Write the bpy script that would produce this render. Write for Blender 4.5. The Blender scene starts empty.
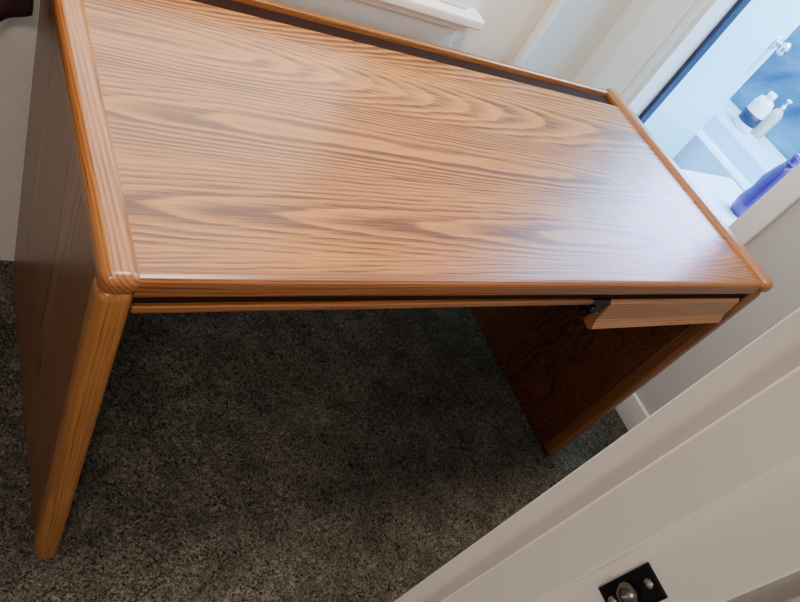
import bpy, bmesh, math, random
import numpy as np
from mathutils import Matrix, Vector
random.seed(4); np.random.seed(4)
SC=bpy.context.scene; COL=SC.collection

# ------------------------------------------------------------ helpers
def link(o,parent=None):
    COL.objects.link(o)
    if parent is not None: o.parent=parent
    return o
def empty(name):
    o=bpy.data.objects.new(name,None); o.empty_display_size=.1; return link(o)
def box(name,x,y,z,mat,parent=None,bev=0,seg=3):
    bm=bmesh.new()
    vs=[bm.verts.new((a,b,c)) for a in x for b in y for c in z]
    for f in [(0,1,3,2),(4,6,7,5),(0,4,5,1),(2,3,7,6),(0,2,6,4),(1,5,7,3)]: bm.faces.new([vs[i] for i in f])
    bmesh.ops.recalc_face_normals(bm,faces=bm.faces)
    if bev>0:
        bmesh.ops.bevel(bm,geom=list(bm.edges),offset=bev,segments=seg,profile=.5,affect='EDGES',clamp_overlap=True)
    me=bpy.data.meshes.new(name); bm.to_mesh(me); bm.free()
    if bev>0:
        for p in me.polygons: p.use_smooth=True
    me.materials.append(mat)
    o=bpy.data.objects.new(name,me); link(o,parent)
    if bev>0:
        m=o.modifiers.new('wn','WEIGHTED_NORMAL'); m.keep_sharp=False
    return o
def mesh(name,verts,faces,mat,parent=None,smooth=False):
    me=bpy.data.meshes.new(name); me.from_pydata(verts,[],faces)
    bm=bmesh.new(); bm.from_mesh(me); bmesh.ops.recalc_face_normals(bm,faces=bm.faces); bm.to_mesh(me); bm.free()
    if smooth:
        for p in me.polygons: p.use_smooth=True
    me.materials.append(mat)
    return link(bpy.data.objects.new(name,me),parent)
def extrude_x(name,x0,x1,prof,mat,parent):
    n=len(prof); vs=[(x,y,z) for x in (x0,x1) for (y,z) in prof]
    fs=[tuple(range(n)),tuple(range(n,2*n))]+[(i,(i+1)%n,n+(i+1)%n,n+i) for i in range(n)]
    return mesh(name,vs,fs,mat,parent)
def lathe(name,prof,mat,parent=None,n=28,mtx=None,sx=1,sy=1):
    vs=[];fs=[]
    for r,z in prof:
        for i in range(n):
            a=2*math.pi*i/n; v=Vector((r*math.cos(a)*sx,r*math.sin(a)*sy,z))
            if mtx: v=mtx@v
            vs.append(v)
    for k in range(len(prof)-1):
        for i in range(n):
            j=(i+1)%n; fs.append((k*n+i,k*n+j,(k+1)*n+j,(k+1)*n+i))
    fs.append(tuple(range(n))); fs.append(tuple((len(prof)-1)*n+i for i in range(n)))
    return mesh(name,vs,fs,mat,parent,True)

def newmat(name):
    m=bpy.data.materials.new(name); m.use_nodes=True; nt=m.node_tree
    return m,nt,nt.nodes['Principled BSDF']
def N(nt,t,**k):
    n=nt.nodes.new(t)
    for a,b in k.items(): setattr(n,a,b)
    return n
def plain(name,col,rough=.5,metal=0,noise=.03,nscale=40,bump=0,spec=.5,coat=0):
    m,nt,b=newmat(name)
    tc=N(nt,'ShaderNodeTexCoord'); no=N(nt,'ShaderNodeTexNoise'); no.inputs['Scale'].default_value=nscale; no.inputs['Detail'].default_value=2
    nt.links.new(tc.outputs['Object'],no.inputs['Vector'])
    mx=N(nt,'ShaderNodeMix',data_type='RGBA')
    mx.inputs[6].default_value=(*[c*(1-noise*2) for c in col],1); mx.inputs[7].default_value=(*[min(1,c*(1+noise*2)) for c in col],1)
    nt.links.new(no.outputs['Fac'],mx.inputs[0]); nt.links.new(mx.outputs[2],b.inputs['Base Color'])
    b.inputs['Roughness'].default_value=rough; b.inputs['Metallic'].default_value=metal
    b.inputs['Specular IOR Level'].default_value=spec; b.inputs['Coat Weight'].default_value=coat
    if bump:
        bp=N(nt,'ShaderNodeBump'); bp.inputs['Strength'].default_value=bump; bp.inputs['Distance'].default_value=.002
        nt.links.new(no.outputs['Fac'],bp.inputs['Height']); nt.links.new(bp.outputs[0],b.inputs['Normal'])
    return m
def math_(nt,op,a,b=None,c=None):
    n=N(nt,'ShaderNodeMath',operation=op)
    for i,v in enumerate((a,b,c)):
        if v is None: continue
        if isinstance(v,(int,float)): n.inputs[i].default_value=v
        else: nt.links.new(v,n.inputs[i])
    return n.outputs[0]
# plain-sawn oak: growth rings are cylinders whose depth under the cut drifts along the board
def wood(name,axis='x',light=(.50,.215,.050),mid=(.375,.140,.028),dark=(.105,.030,.0065),freq=205,off=0.,leaf=.155,ctr=.075,hv=.24,hs=.6,rough=.36,coat=.35,seed=0.,warp=.013,con=1.):
    m,nt,b=newmat(name); L=nt.links
    tc=N(nt,'ShaderNodeTexCoord'); sp=N(nt,'ShaderNodeSeparateXYZ'); L.new(tc.outputs['Object'],sp.inputs[0])
    o=sp.outputs
    g,a,c={'x':(o[0],o[1],o[2]),'y':(o[1],o[0],o[2]),'z':(o[2],o[1],o[0])}[axis]
    M=lambda *k: math_(nt,*k)
    def vec(sg,sa,sc,of=0):
        v=N(nt,'ShaderNodeCombineXYZ')
        L.new(M('MULTIPLY_ADD',g,sg,of+seed),v.inputs[0]); L.new(M('MULTIPLY_ADD',a,sa,of*.7),v.inputs[1]); L.new(M('MULTIPLY',c,sc),v.inputs[2]); return v.outputs[0]
    def noise(v,detail=2,rough=.5):
        n=N(nt,'ShaderNodeTexNoise'); n.inputs['Scale'].default_value=1; n.inputs['Detail'].default_value=detail; n.inputs['Roughness'].default_value=rough; L.new(v,n.inputs['Vector']); return n.outputs['Fac']
    lowj=noise(vec(.9,3.,3.,7.7),1,.4)
    midj=noise(vec(9,34,34,1.7),2)
    aa=M('PINGPONG',M('ADD',M('ADD',a,c),off+5*leaf*2),leaf)
    da=M('ADD',M('SUBTRACT',aa,ctr),M('MULTIPLY_ADD',lowj,.09,-.045))
    hn=noise(vec(hs,1.6,1.6,31.),1,.35)
    h=M('MULTIPLY_ADD',hn,hv,-.02)
    R_=M('SQRT',M('ADD',M('MULTIPLY',da,da),M('MULTIPLY',h,h)))
    d=M('MULTIPLY_ADD',midj,warp*.3,R_)
    ph=M('FRACT',M('MULTIPLY',d,freq))
    up=M('SMOOTH_MIN',M('MULTIPLY',ph,6.),M('MULTIPLY',M('SUBTRACT',1.,ph),1.6),.3)
    ring=M('MINIMUM',M('MAXIMUM',up,0.),1.)
    ring=M('POWER',ring,1.6)
    p=noise(vec(10,600,600,9.),2,.6)
    p2=noise(vec(3,150,150,5.),2,.6)
    bandm=noise(vec(1.0,12,12,12.),2)
    pores=M('MAXIMUM',M('MULTIPLY_ADD',p,4.8,-1.9),0.)
    f=M('MULTIPLY',M('MULTIPLY',ring,con),M('MULTIPLY_ADD',pores,.50,M('MULTIPLY_ADD',bandm,1.6,-.46)))
    f=M('ADD',f,M('MULTIPLY',M('SUBTRACT',p,.45),.50*con))
    f=M('ADD',f,M('MULTIPLY_ADD',M('SUBTRACT',p2,.45),.5*con,.10))
    r=N(nt,'ShaderNodeValToRGB'); L.new(f,r.inputs[0]); e=r.color_ramp
    e.elements[0].position=.0;e.elements[0].color=(*light,1);e.elements[1].position=.8;e.elements[1].color=(*dark,1)
    x=e.elements.new(.28);x.color=(*mid,1)
    L.new(r.outputs[0],b.inputs['Base Color'])
    b.inputs['Roughness'].default_value=rough; b.inputs['Coat Weight'].default_value=coat; b.inputs['Coat Roughness'].default_value=.22
    bp=N(nt,'ShaderNodeBump'); bp.inputs['Strength'].default_value=.10; bp.inputs['Distance'].default_value=.0005; bp.invert=True
    L.new(f,bp.inputs['Height']); L.new(bp.outputs[0],b.inputs['Normal'])
    return m

# ------------------------------------------------------------ materials
M_top=wood('oak_top','x')
E=dict(leaf=.5,ctr=.2,hv=.03,con=.6)
M_edge=wood('oak_edge_x','x',light=(.37,.145,.037),mid=(.28,.098,.023),dark=(.12,.036,.008),freq=170,seed=4,**E)
M_raily=wood('oak_rail_y','y',light=(.46,.185,.046),mid=(.35,.125,.030),dark=(.16,.05,.011),freq=170,seed=2,**E)
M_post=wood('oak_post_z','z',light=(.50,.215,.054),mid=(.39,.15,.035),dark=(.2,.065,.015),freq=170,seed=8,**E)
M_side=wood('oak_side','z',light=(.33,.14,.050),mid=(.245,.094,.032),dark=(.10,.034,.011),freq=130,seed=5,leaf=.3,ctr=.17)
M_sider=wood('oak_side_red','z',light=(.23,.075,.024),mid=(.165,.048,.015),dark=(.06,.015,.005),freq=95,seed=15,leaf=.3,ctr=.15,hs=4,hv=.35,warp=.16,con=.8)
M_draw=wood('oak_drawer','x',light=(.50,.25,.095),mid=(.40,.175,.058),dark=(.22,.08,.025),freq=120,seed=21,**E)
M_gapshade=plain('groove_shade',(.022,.008,.005),.8,spec=.1)  # near-black colour standing in for the darkness inside the desk's gaps
M_wall=plain('wall_paint',(.50,.485,.48),.7,nscale=120,bump=.15)
M_cream=plain('cream_paint',(.80,.74,.67),.6,nscale=120,bump=.15)
M_trim=plain('trim_gloss_white',(.84,.82,.80),.35,noise=.02,nscale=12)
M_jamb=plain('jamb_paint',(.87,.80,.73),.38,noise=.03,nscale=9,bump=.1)
M_ceil=plain('ceiling_paint',(.8,.8,.78),.9)
M_black=plain('black_metal',(.012,.011,.012),.35,metal=.6)
M_screw=plain('aged_nickel',(.42,.38,.34),.3,metal=1)
M_latch=plain('latch_brass_dull',(.16,.14,.125),.3,metal=1)
M_bwall=plain('bath_wall',(.55,.74,.92),.5)
M_bdoor=plain('bath_door_paint',(.44,.86,.93),.35,noise=.01)
M_tub=plain('tub_enamel',(.52,.76,.93),.15,noise=.01)
M_tubin=plain('counter_laminate',(.68,.68,.88),.25,noise=.02)
M_chrome=plain('chrome',(.6,.6,.62),.15,metal=1)
M_bottle=plain('bottle_white',(.85,.87,.88),.3)
M_bottleb=plain('bottle_beige',(.55,.46,.36),.35)
M_navy=plain('navy_label_gap_shade',(.015,.018,.06),.5)
M_purple=plain('bottle_purple',(.05,.018,.22),.25,coat=.5)
M_maroon=plain('curtain_maroon',(.03,.007,.007),.85,nscale=300,bump=.3)

M_blue,nt,b=newmat('blue_marble_tile'); tc=N(nt,'ShaderNodeTexCoord'); wv=N(nt,'ShaderNodeTexNoise'); wv.inputs['Scale'].default_value=3.2;wv.inputs['Detail'].default_value=5;wv.inputs['Distortion'].default_value=1.2
nt.links.new(tc.outputs['Object'],wv.inputs['Vector']); r=N(nt,'ShaderNodeValToRGB'); nt.links.new(wv.outputs['Fac'],r.inputs[0])
r.color_ramp.elements[0].position=.38;r.color_ramp.elements[0].color=(.02,.075,.17,1);r.color_ramp.elements[1].position=.66;r.color_ramp.elements[1].color=(.10,.30,.44,1)
nt.links.new(r.outputs[0],b.inputs['Base Color']); b.inputs['Roughness'].default_value=.35

M_carp,nt,b=newmat('carpet_pile'); tc=N(nt,'ShaderNodeTexCoord')
n1=N(nt,'ShaderNodeTexNoise');n1.inputs['Scale'].default_value=125;n1.inputs['Detail'].default_value=2;n1.inputs['Roughness'].default_value=.6;n1.inputs['Distortion'].default_value=2.0
n2=N(nt,'ShaderNodeTexNoise');n2.inputs['Scale'].default_value=12;n2.inputs['Detail'].default_value=3
for q in (n1,n2): nt.links.new(tc.outputs['Object'],q.inputs['Vector'])
r=N(nt,'ShaderNodeValToRGB'); nt.links.new(n1.outputs['Fac'],r.inputs[0])
r.color_ramp.elements[0].position=.36;r.color_ramp.elements[0].color=(.030,.025,.019,1);r.color_ramp.elements[1].position=.69;r.color_ramp.elements[1].color=(.34,.312,.255,1)
r2=N(nt,'ShaderNodeValToRGB'); nt.links.new(n2.outputs['Fac'],r2.inputs[0]); r2.color_ramp.elements[0].position=.3;r2.color_ramp.elements[0].color=(.55,.55,.55,1);r2.color_ramp.elements[1].position=.7
mx=N(nt,'ShaderNodeMix',data_type='RGBA',blend_type='MULTIPLY'); mx.inputs[0].default_value=1
nt.links.new(r.outputs[0],mx.inputs[6]); nt.links.new(r2.outputs['Color'],mx.inputs[7])
nt.links.new(mx.outputs[2],b.inputs['Base Color']); b.inputs['Roughness'].default_value=1; b.inputs['Specular IOR Level'].default_value=.1
bp=N(nt,'ShaderNodeBump');bp.inputs['Strength'].default_value=1;bp.inputs['Distance'].default_value=.008
nt.links.new(n1.outputs['Fac'],bp.inputs['Height']);nt.links.new(bp.outputs[0],b.inputs['Normal'])

# ------------------------------------------------------------ dims
H=.74; W=1.225; D=.614; T=.018
# ------------------------------------------------------------ desk
desk=empty('writing_desk')
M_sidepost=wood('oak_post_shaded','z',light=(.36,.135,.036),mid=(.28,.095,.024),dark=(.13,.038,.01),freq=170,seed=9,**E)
def side(x0,mp,tag):
    box('panel_'+tag,(x0-.0145,x0+.0145),(.02,D),(0.0,.715),mp,desk)
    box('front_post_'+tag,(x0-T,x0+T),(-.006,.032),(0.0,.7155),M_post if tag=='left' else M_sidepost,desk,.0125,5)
    box('top_rail_'+tag,(x0-T-.001,x0+T+.001),(-.009,D+.008),(.7135,.7445),M_raily,desk,.0125,5)
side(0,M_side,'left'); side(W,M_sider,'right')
box('desktop',(T-.003,W-T+.003),(.012,D-.062),(.712,.7345),M_top,desk)
zb=.7035
pr=[(.013,zb),(.005,zb)]
pr+=[(.005-.007*math.sin(math.radians(q)),zb+.007-.007*math.cos(math.radians(q))) for q in (30,60,90)]
pr+=[(.006-.008*math.cos(math.radians(q)),.7267+.008*math.sin(math.radians(q))) for q in (0,30,60,90)]+[(.013,.7347)]
extrude_x('desktop_front_edge',T-.002,W-T+.002,pr,M_edge,desk)
x0,x1=.785,1.19
box('front_apron_shadow_gap',(T,W-T),(.0045,.034),(.6795,.712),M_gapshade,desk)
box('front_apron_rail',(T,x0-.048),(-.002,.006),(.6795,.6905),M_edge,desk,.0025,2)
box('back_rail',(T,W-T),(D-.013,D+.002),(.700,.7385),M_raily if False else M_edge,desk,.005,4)
box('wire_slot_shade',(T,W-T),(D-.063,D-.012),(.685,.726),M_gapshade,desk)  # solid filler in the groove; the shade inside is painted as dark colour
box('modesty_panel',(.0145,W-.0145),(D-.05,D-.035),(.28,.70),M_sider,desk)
extrude_x('drawer_front',x0,x1,[(.001,.688),(-.003,.682),(-.005,.642),(-.012,.624),(-.007,.617),(.012,.619),(.016,.686)],M_draw,desk)
box('drawer_tray',(x0+.02,x1-.015),(.016,.40),(.630,.676),M_sider,desk)
box('drawer_runner',(x0-.050,x0-.003),(-.001,.42),(.658,.6905),M_black,desk,.002,2)
lathe('runner_roller',[(.0,.0),(.010,0),(.010,.006),(.004,.008),(0,.008)],M_black,desk,16,Matrix.Translation((x0-.036,-.001,.668))@Matrix.Rotation(math.pi/2,4,'X'))

# ------------------------------------------------------------ floor
nx,ny=620,420; X0,X1,Y0,Y1=-.55,1.60,-.46,.66+.39
xs=np.linspace(X0,X1,nx);ys=np.linspace(Y0,Y1,ny)
def blur(a): return (a+np.roll(a,1,0)+np.roll(a,-1,0)+np.roll(a,1,1)+np.roll(a,-1,1))/5
def nrm(a): return (a-a.min())/(a.max()-a.min())
z=nrm(blur(np.random.rand(ny,nx))); rr=nrm(blur(blur(blur(np.random.rand(ny,nx)))))
Z=-.014+.009*z+.007*rr
XX,YY=np.meshgrid(xs,ys); XX=XX+np.random.uniform(-.0014,.0014,XX.shape); YY=YY+np.random.uniform(-.001,.001,YY.shape)
V=np.stack([XX.ravel(),YY.ravel(),Z.ravel()],1)
idx=np.arange(nx*ny).reshape(ny,nx)
F=np.stack([idx[:-1,:-1].ravel(),idx[:-1,1:].ravel(),idx[1:,1:].ravel(),idx[1:,:-1].ravel()],1)
me=bpy.data.meshes.new('floor'); me.vertices.add(len(V)); me.vertices.foreach_set('co',V.ravel())
me.loops.add(F.size); me.loops.foreach_set('vertex_index',F.ravel()); me.polygons.add(len(F)); me.polygons.foreach_set('loop_start',np.arange(0,F.size,4)); me.update(calc_edges=True); me.materials.append(M_carp)
floor=link(bpy.data.objects.new('floor',me))
box('subfloor',(-1.6,1.7),(-2.0,1.2),(-.06,-.015),M_carp,floor)

# ------------------------------------------------------------ room shell
YB=.66; XR=1.60; CZ=2.4
wb=empty('wall_back')
wx0,wx1,wz0,wz1=-.12,.66,.80,1.9
box('below_window',(-1.5,.95),(YB,YB+.12),(-.02,wz0),M_cream,wb)
box('above_window',(-1.5,.95),(YB,YB+.12),(wz1,CZ),M_cream,wb)
box('left_of_window',(-1.5,wx0),(YB,YB+.12),(wz0,wz1),M_cream,wb)
box('right_of_window',(wx1,.95),(YB,YB+.12),(wz0,wz1),M_cream,wb)
box('wall_return',(.83,.95),(YB+.12,1.05),(-.02,CZ),M_cream)
box('wall_alcove',(.83,XR),(1.05,1.15),(-.02,CZ),M_cream)
box('trim_1',(.925,.953),(YB-.010,YB),(-.0,CZ-.0),M_trim,None,.004,2)
win=empty('window_1')
box('sill',(-.22,.765),(YB-.045,YB+.05),(.785,.808),M_trim,win,.006,3)
box('apron',(-.19,.735),(YB-.016,YB-.0),(.695,.784),M_trim,win,.005,2)
box('apron_bead',(-.195,.742),(YB-.028,YB-.016),(.768,.784),M_trim,win,.004,2)
box('casing_right',(wx1,wx1+.07),(YB-.018,YB),(.808,1.97),M_trim,win,.005,2)
box('casing_left',(wx0-.07,wx0),(YB-.018,YB),(.808,1.97),M_trim,win,.005,2)
box('casing_top',(wx0-.07,wx1+.07),(YB-.018,YB),(1.9,1.97),M_trim,win,.005,2)
box('sash_bottom',(wx0,wx1),(YB+.05,YB+.085),(.808,.86),M_trim,win)
box('sash_meeting_rail',(wx0,wx1),(YB+.05,YB+.085),(1.33,1.37),M_trim,win)
box('sash_top',(wx0,wx1),(YB+.05,YB+.085),(1.85,1.9),M_trim,win)
for a in (wx0,wx1-.045): box('sash_stile',(a,a+.045),(YB+.05,YB+.085),(.808,1.9),M_trim,win)
dy0,dy1,dz=.285,.825,2.03
wr=empty('wall_right')
box('near_section',(XR,XR+.1),(-.46,dy0),(-.02,CZ),M_wall,wr)
box('far_section',(XR,XR+.1),(dy1,1.15),(-.02,CZ),M_cream,wr)
box('header',(XR,XR+.1),(dy0,dy1),(dz,CZ),M_wall,wr)
box('baseboard_right',(XR-.014,XR),(-.33,dy0-.055),(-.004,.085),M_trim,None,.004,2)
box('wall_left',(-1.6,-1.5),(-.46,YB+.12),(-.02,CZ),M_wall)
wf=empty('wall_front')
jx=.25
box('right_section',(jx+.02,XR+.1),(-.455,-.345),(-.02,CZ),M_wall,wf)
box('left_section',(-1.6,-.60),(-.455,-.345),(-.02,CZ),M_wall,wf)
box('header',(-.60,jx+.02),(-.455,-.345),(2.05,CZ),M_wall,wf)
box('ceiling',(-1.6,3.2),(-.46,2.0),(CZ,CZ+.05),M_ceil)
df=empty('door_1')
box('jamb_right',(jx,jx+.02),(-.443,-.327),(-.01,2.05),M_jamb,df,.002,2)
box('stop_right',(jx-.013,jx+.001),(-.395,-.355),(-.01,2.04),M_jamb,df,.003,2)
box('casing_room_right',(jx+.006,jx+.075),(-.345,-.330),(-.01,2.11),M_jamb,df,.004,2)
box('casing_hall_right',(jx+.006,jx+.075),(-.471,-.455),(-.01,2.11),M_jamb,df,.005,2)
box('jamb_left',(-.60,-.58),(-.455,-.33),(-.01,2.05),M_jamb,df,.002,2)
box('jamb_head',(-.58,jx),(-.455,-.33),(2.03,2.05),M_jamb,df,.002,2)
sy,sz=-.4165,.903
box('strike_plate',(jx-.0018,jx+.001),(sy-.012,sy+.012),(sz-.026,sz+.026),M_black,df,.0008,2)
RX=Matrix.Rotation(-math.pi/2,4,'Y')
for k,dzz in enumerate((-.0185,.0185)):
    lathe('strike_screw_%d'%k,[(.0,0),(.0038,0),(.0034,.0012),(0,.0018)],M_screw,df,16,Matrix.Translation((jx-.0018,sy,sz+dzz))@RX)
lathe('latch_bolt',[(0,0),(.008,0),(.008,.004),(.0055,.008),(0,.0105)],M_latch,df,20,Matrix.Translation((jx-.0018,sy,sz))@RX)
d2=empty('door_2')
box('jamb_near',(XR-.004,XR+.104),(dy0-.002,dy0+.018),(-.0,dz),M_trim,d2)
box('jamb_far',(XR-.004,XR+.104),(dy1-.018,dy1+.002),(-.0,dz),M_trim,d2)
box('hinge_gap_shade',(XR+.072,XR+.104),(dy1-.032,dy1-.018),(0,dz),M_navy,d2,.002,2)  # dark strip painted in for the shadow line at the hinge gap
box('casing_near',(XR-.018,XR),(dy0-.052,dy0+.004),(-.0,dz+.06),M_trim,d2,.005,2)
box('casing_far',(XR-.018,XR),(dy1-.004,dy1+.145),(-.0,dz+.06),M_trim,d2,.005,2)
box('casing_far_bead',(XR-.028,XR-.018),(dy1+.02,dy1+.05),(-.0,dz+.06),M_trim,d2,.004,2)
box('casing_head',(XR-.018,XR),(dy0-.05,dy1+.145),(dz,dz+.06),M_trim,d2,.005,2)
ang=math.atan2(.150,.60); LM=Matrix.Translation((XR+.105,dy1-.0,0))@Matrix.Rotation(ang,4,'Z')
lf=box('leaf',(0.0,.615),(.0,.035),(.012,2.0),M_bdoor,d2,.002,2); lf.data.transform(LM)
KM=LM@Matrix.Translation((.545,0,.89))@Matrix.Rotation(math.pi/2,4,'X')
lathe('knob_rose',[(0,0),(.026,0),(.024,.006),(.011,.008),(.010,.024)],M_chrome,d2,24,KM)
lathe('knob',[(.010,.022),(.018,.026),(.024,.036),(.024,.044),(.016,.052),(0,.054)],M_chrome,d2,10,KM)

# ------------------------------------------------------------ bathroom
box('floor_bathroom',(XR+.1,3.2),(-.4,2.0),(-.05,0),M_tubin)
wbf=empty('wall_bathroom_far')
box('plaster',(3.05,3.15),(-.4,2.0),(0,CZ),M_bwall,wbf)
box('tile_wainscot',(3.035,3.05),(-.35,1.9),(.0,1.05),M_blue,wbf)
box('wall_bathroom_back',(XR+.1,3.05),(1.9,2.0),(0,CZ),M_bwall)
box('wall_bathroom_near',(XR+.1,3.05),(-.45,-.35),(0,CZ),M_bwall)
tub=empty('bathtub')
tx0,tx1,ty0,ty1,tz=2.36,3.03,.35,1.85,.47
def ring(x0,x1,y0,y1,z,r,n=6):
    o=[]
    for cx,cy,a0 in [(x1-r,y1-r,0),(x0+r,y1-r,90),(x0+r,y0+r,180),(x1-r,y0+r,270)]:
        for i in range(n+1):
            a=math.radians(a0+90*i/n); o.append((cx+r*math.cos(a),cy+r*math.sin(a),z))
    return o
rs=[ring(tx0,tx1,ty0,ty1,0,.02),ring(tx0,tx1,ty0,ty1,tz-.01,.02),ring(tx0+.01,tx1-.01,ty0+.01,ty1-.01,tz,.02),ring(tx0+.06,tx1-.27,ty0+.08,ty1-.08,tz,.09),ring(tx0+.075,tx1-.285,ty0+.1,ty1-.1,tz-.02,.09),ring(tx0+.12,tx1-.31,ty0+.2,ty1-.16,.12,.09)]
n=len(rs[0]);vs=[v for q in rs for v in q];fs=[]
for k in range(len(rs)-1):
    for i in range(n): j=(i+1)%n; fs.append((k*n+i,k*n+j,(k+1)*n+j,(k+1)*n+i))
fs.append(tuple((len(rs)-1)*n+i for i in range(n)))
mesh('tub_shell',vs,fs,M_tub,tub)
cab=empty('bathroom_cabinet')
box('body',(1.92,2.24),(.05,.70),(0,.465),M_tubin,cab)
box('top',(1.905,2.255),(.04,.715),(.465,.487),M_tubin,cab,.006,3)
b1=empty('shampoo_bottle'); T1=Matrix.Translation((2.82,1.13,tz))
lathe('body',[(0,0),(.040,0),(.047,.01),(.047,.13),(.036,.155),(.018,.165)],M_bottle,b1,24,T1,sx=.8)
lathe('label',[(.0475,.035),(.0478,.035),(.0478,.085),(.0475,.085)],M_navy,b1,24,T1,sx=.8)
lathe('cap',[(.019,.163),(.019,.19),(.0,.192)],M_bottle,b1,20,T1)
b2=empty('lotion_bottle'); T2=Matrix.Translation((2.915,1.10,tz))
lathe('body',[(0,0),(.026,0),(.028,.01),(.028,.12),(.018,.14),(.010,.145)],M_bottleb,b2,24,T2)
lathe('pump',[(.009,.143),(.009,.165),(.004,.168),(.004,.185),(.012,.187),(.012,.195),(0,.196)],M_bottle,b2,16,T2)
b3=empty('mouthwash_bottle'); T3=Matrix.Translation((2.06,.515,.487))
lathe('body',[(0,0),(.028,0),(.036,.012),(.040,.05),(.032,.10),(.036,.14),(.026,.19),(.016,.22)],M_purple,b3,24,T3,sx=.8)
lathe('cap',[(.017,.218),(.017,.255),(0,.258)],M_purple,b3,16,T3)

vs=[];fs=[];nn=80
for i in range(nn):
    t=i/(nn-1); x=-.50+.475*t; y=.605+.012*math.sin(x*80)
    zb=.580+.05*max(0,(t-.8)/.2)**2
    for zc in (zb,zb+.02,1.2,2.0): vs.append((x,y,zc))
for i in range(nn-1):
    for k in range(3): fs.append((4*i+k,4*i+4+k,4*i+5+k,4*i+1+k))
cu=mesh('window_curtain',vs,fs,M_maroon,None,True); cu.modifiers.new('s','SOLIDIFY').thickness=.004

# ------------------------------------------------------------ lights
def area(name,loc,rot,size,e,col,sy=None):
    l=bpy.data.lights.new(name,'AREA'); l.energy=e; l.size=size; l.color=col
    if sy: l.shape='RECTANGLE'; l.size_y=sy
    o=bpy.data.objects.new(name,l); o.location=loc; o.rotation_euler=rot; return link(o)
area('ceiling_lamp',(.45,.15,2.36),(0,0,0),.35,31,(1,.85,.68))
area('hall_fill_light',(-.6,-1.3,2.3),(0,0,0),.4,22,(1,.87,.74))  # added fill from the hall side to brighten the door jamb
area('bathroom_lamp',(2.5,.35,2.36),(0,0,0),.5,125,(.54,.84,1.0))
area('bathroom_sheen_light',(3.03,1.25,1.55),(0,math.pi/2,0),.7,60,(.45,.50,1.0),.9)  # added light, no window modelled; gives the desktop its lilac sheen
area('daylight_window',(.27,YB+.10,1.35),(-math.pi/2,0,0),.74,9,(1,.88,.76),1.0)
w=bpy.data.worlds.new('World'); SC.world=w; w.use_nodes=True; w.node_tree.nodes['Background'].inputs[0].default_value=(1,.94,.87,1); w.node_tree.nodes['Background'].inputs[1].default_value=.28

# ------------------------------------------------------------ camera
R=np.array([[0.821563,-0.356117,0.445214],[-0.009405,-0.789275,-0.613968],[0.570041,0.500226,-0.651788]])
U,S,Vt=np.linalg.svd(R);R=U@Vt
Rc=R.T@np.diag([1,-1,-1])
cam=bpy.data.cameras.new('camera');co=link(bpy.data.objects.new('camera',cam))
m=Matrix(Rc.tolist()).to_4x4();m.translation=Vector((-0.1419,-0.42968,1.25447));co.matrix_world=m
cam.sensor_width=36;cam.lens=662.67*36/800;cam.clip_start=.01
SC.camera=co
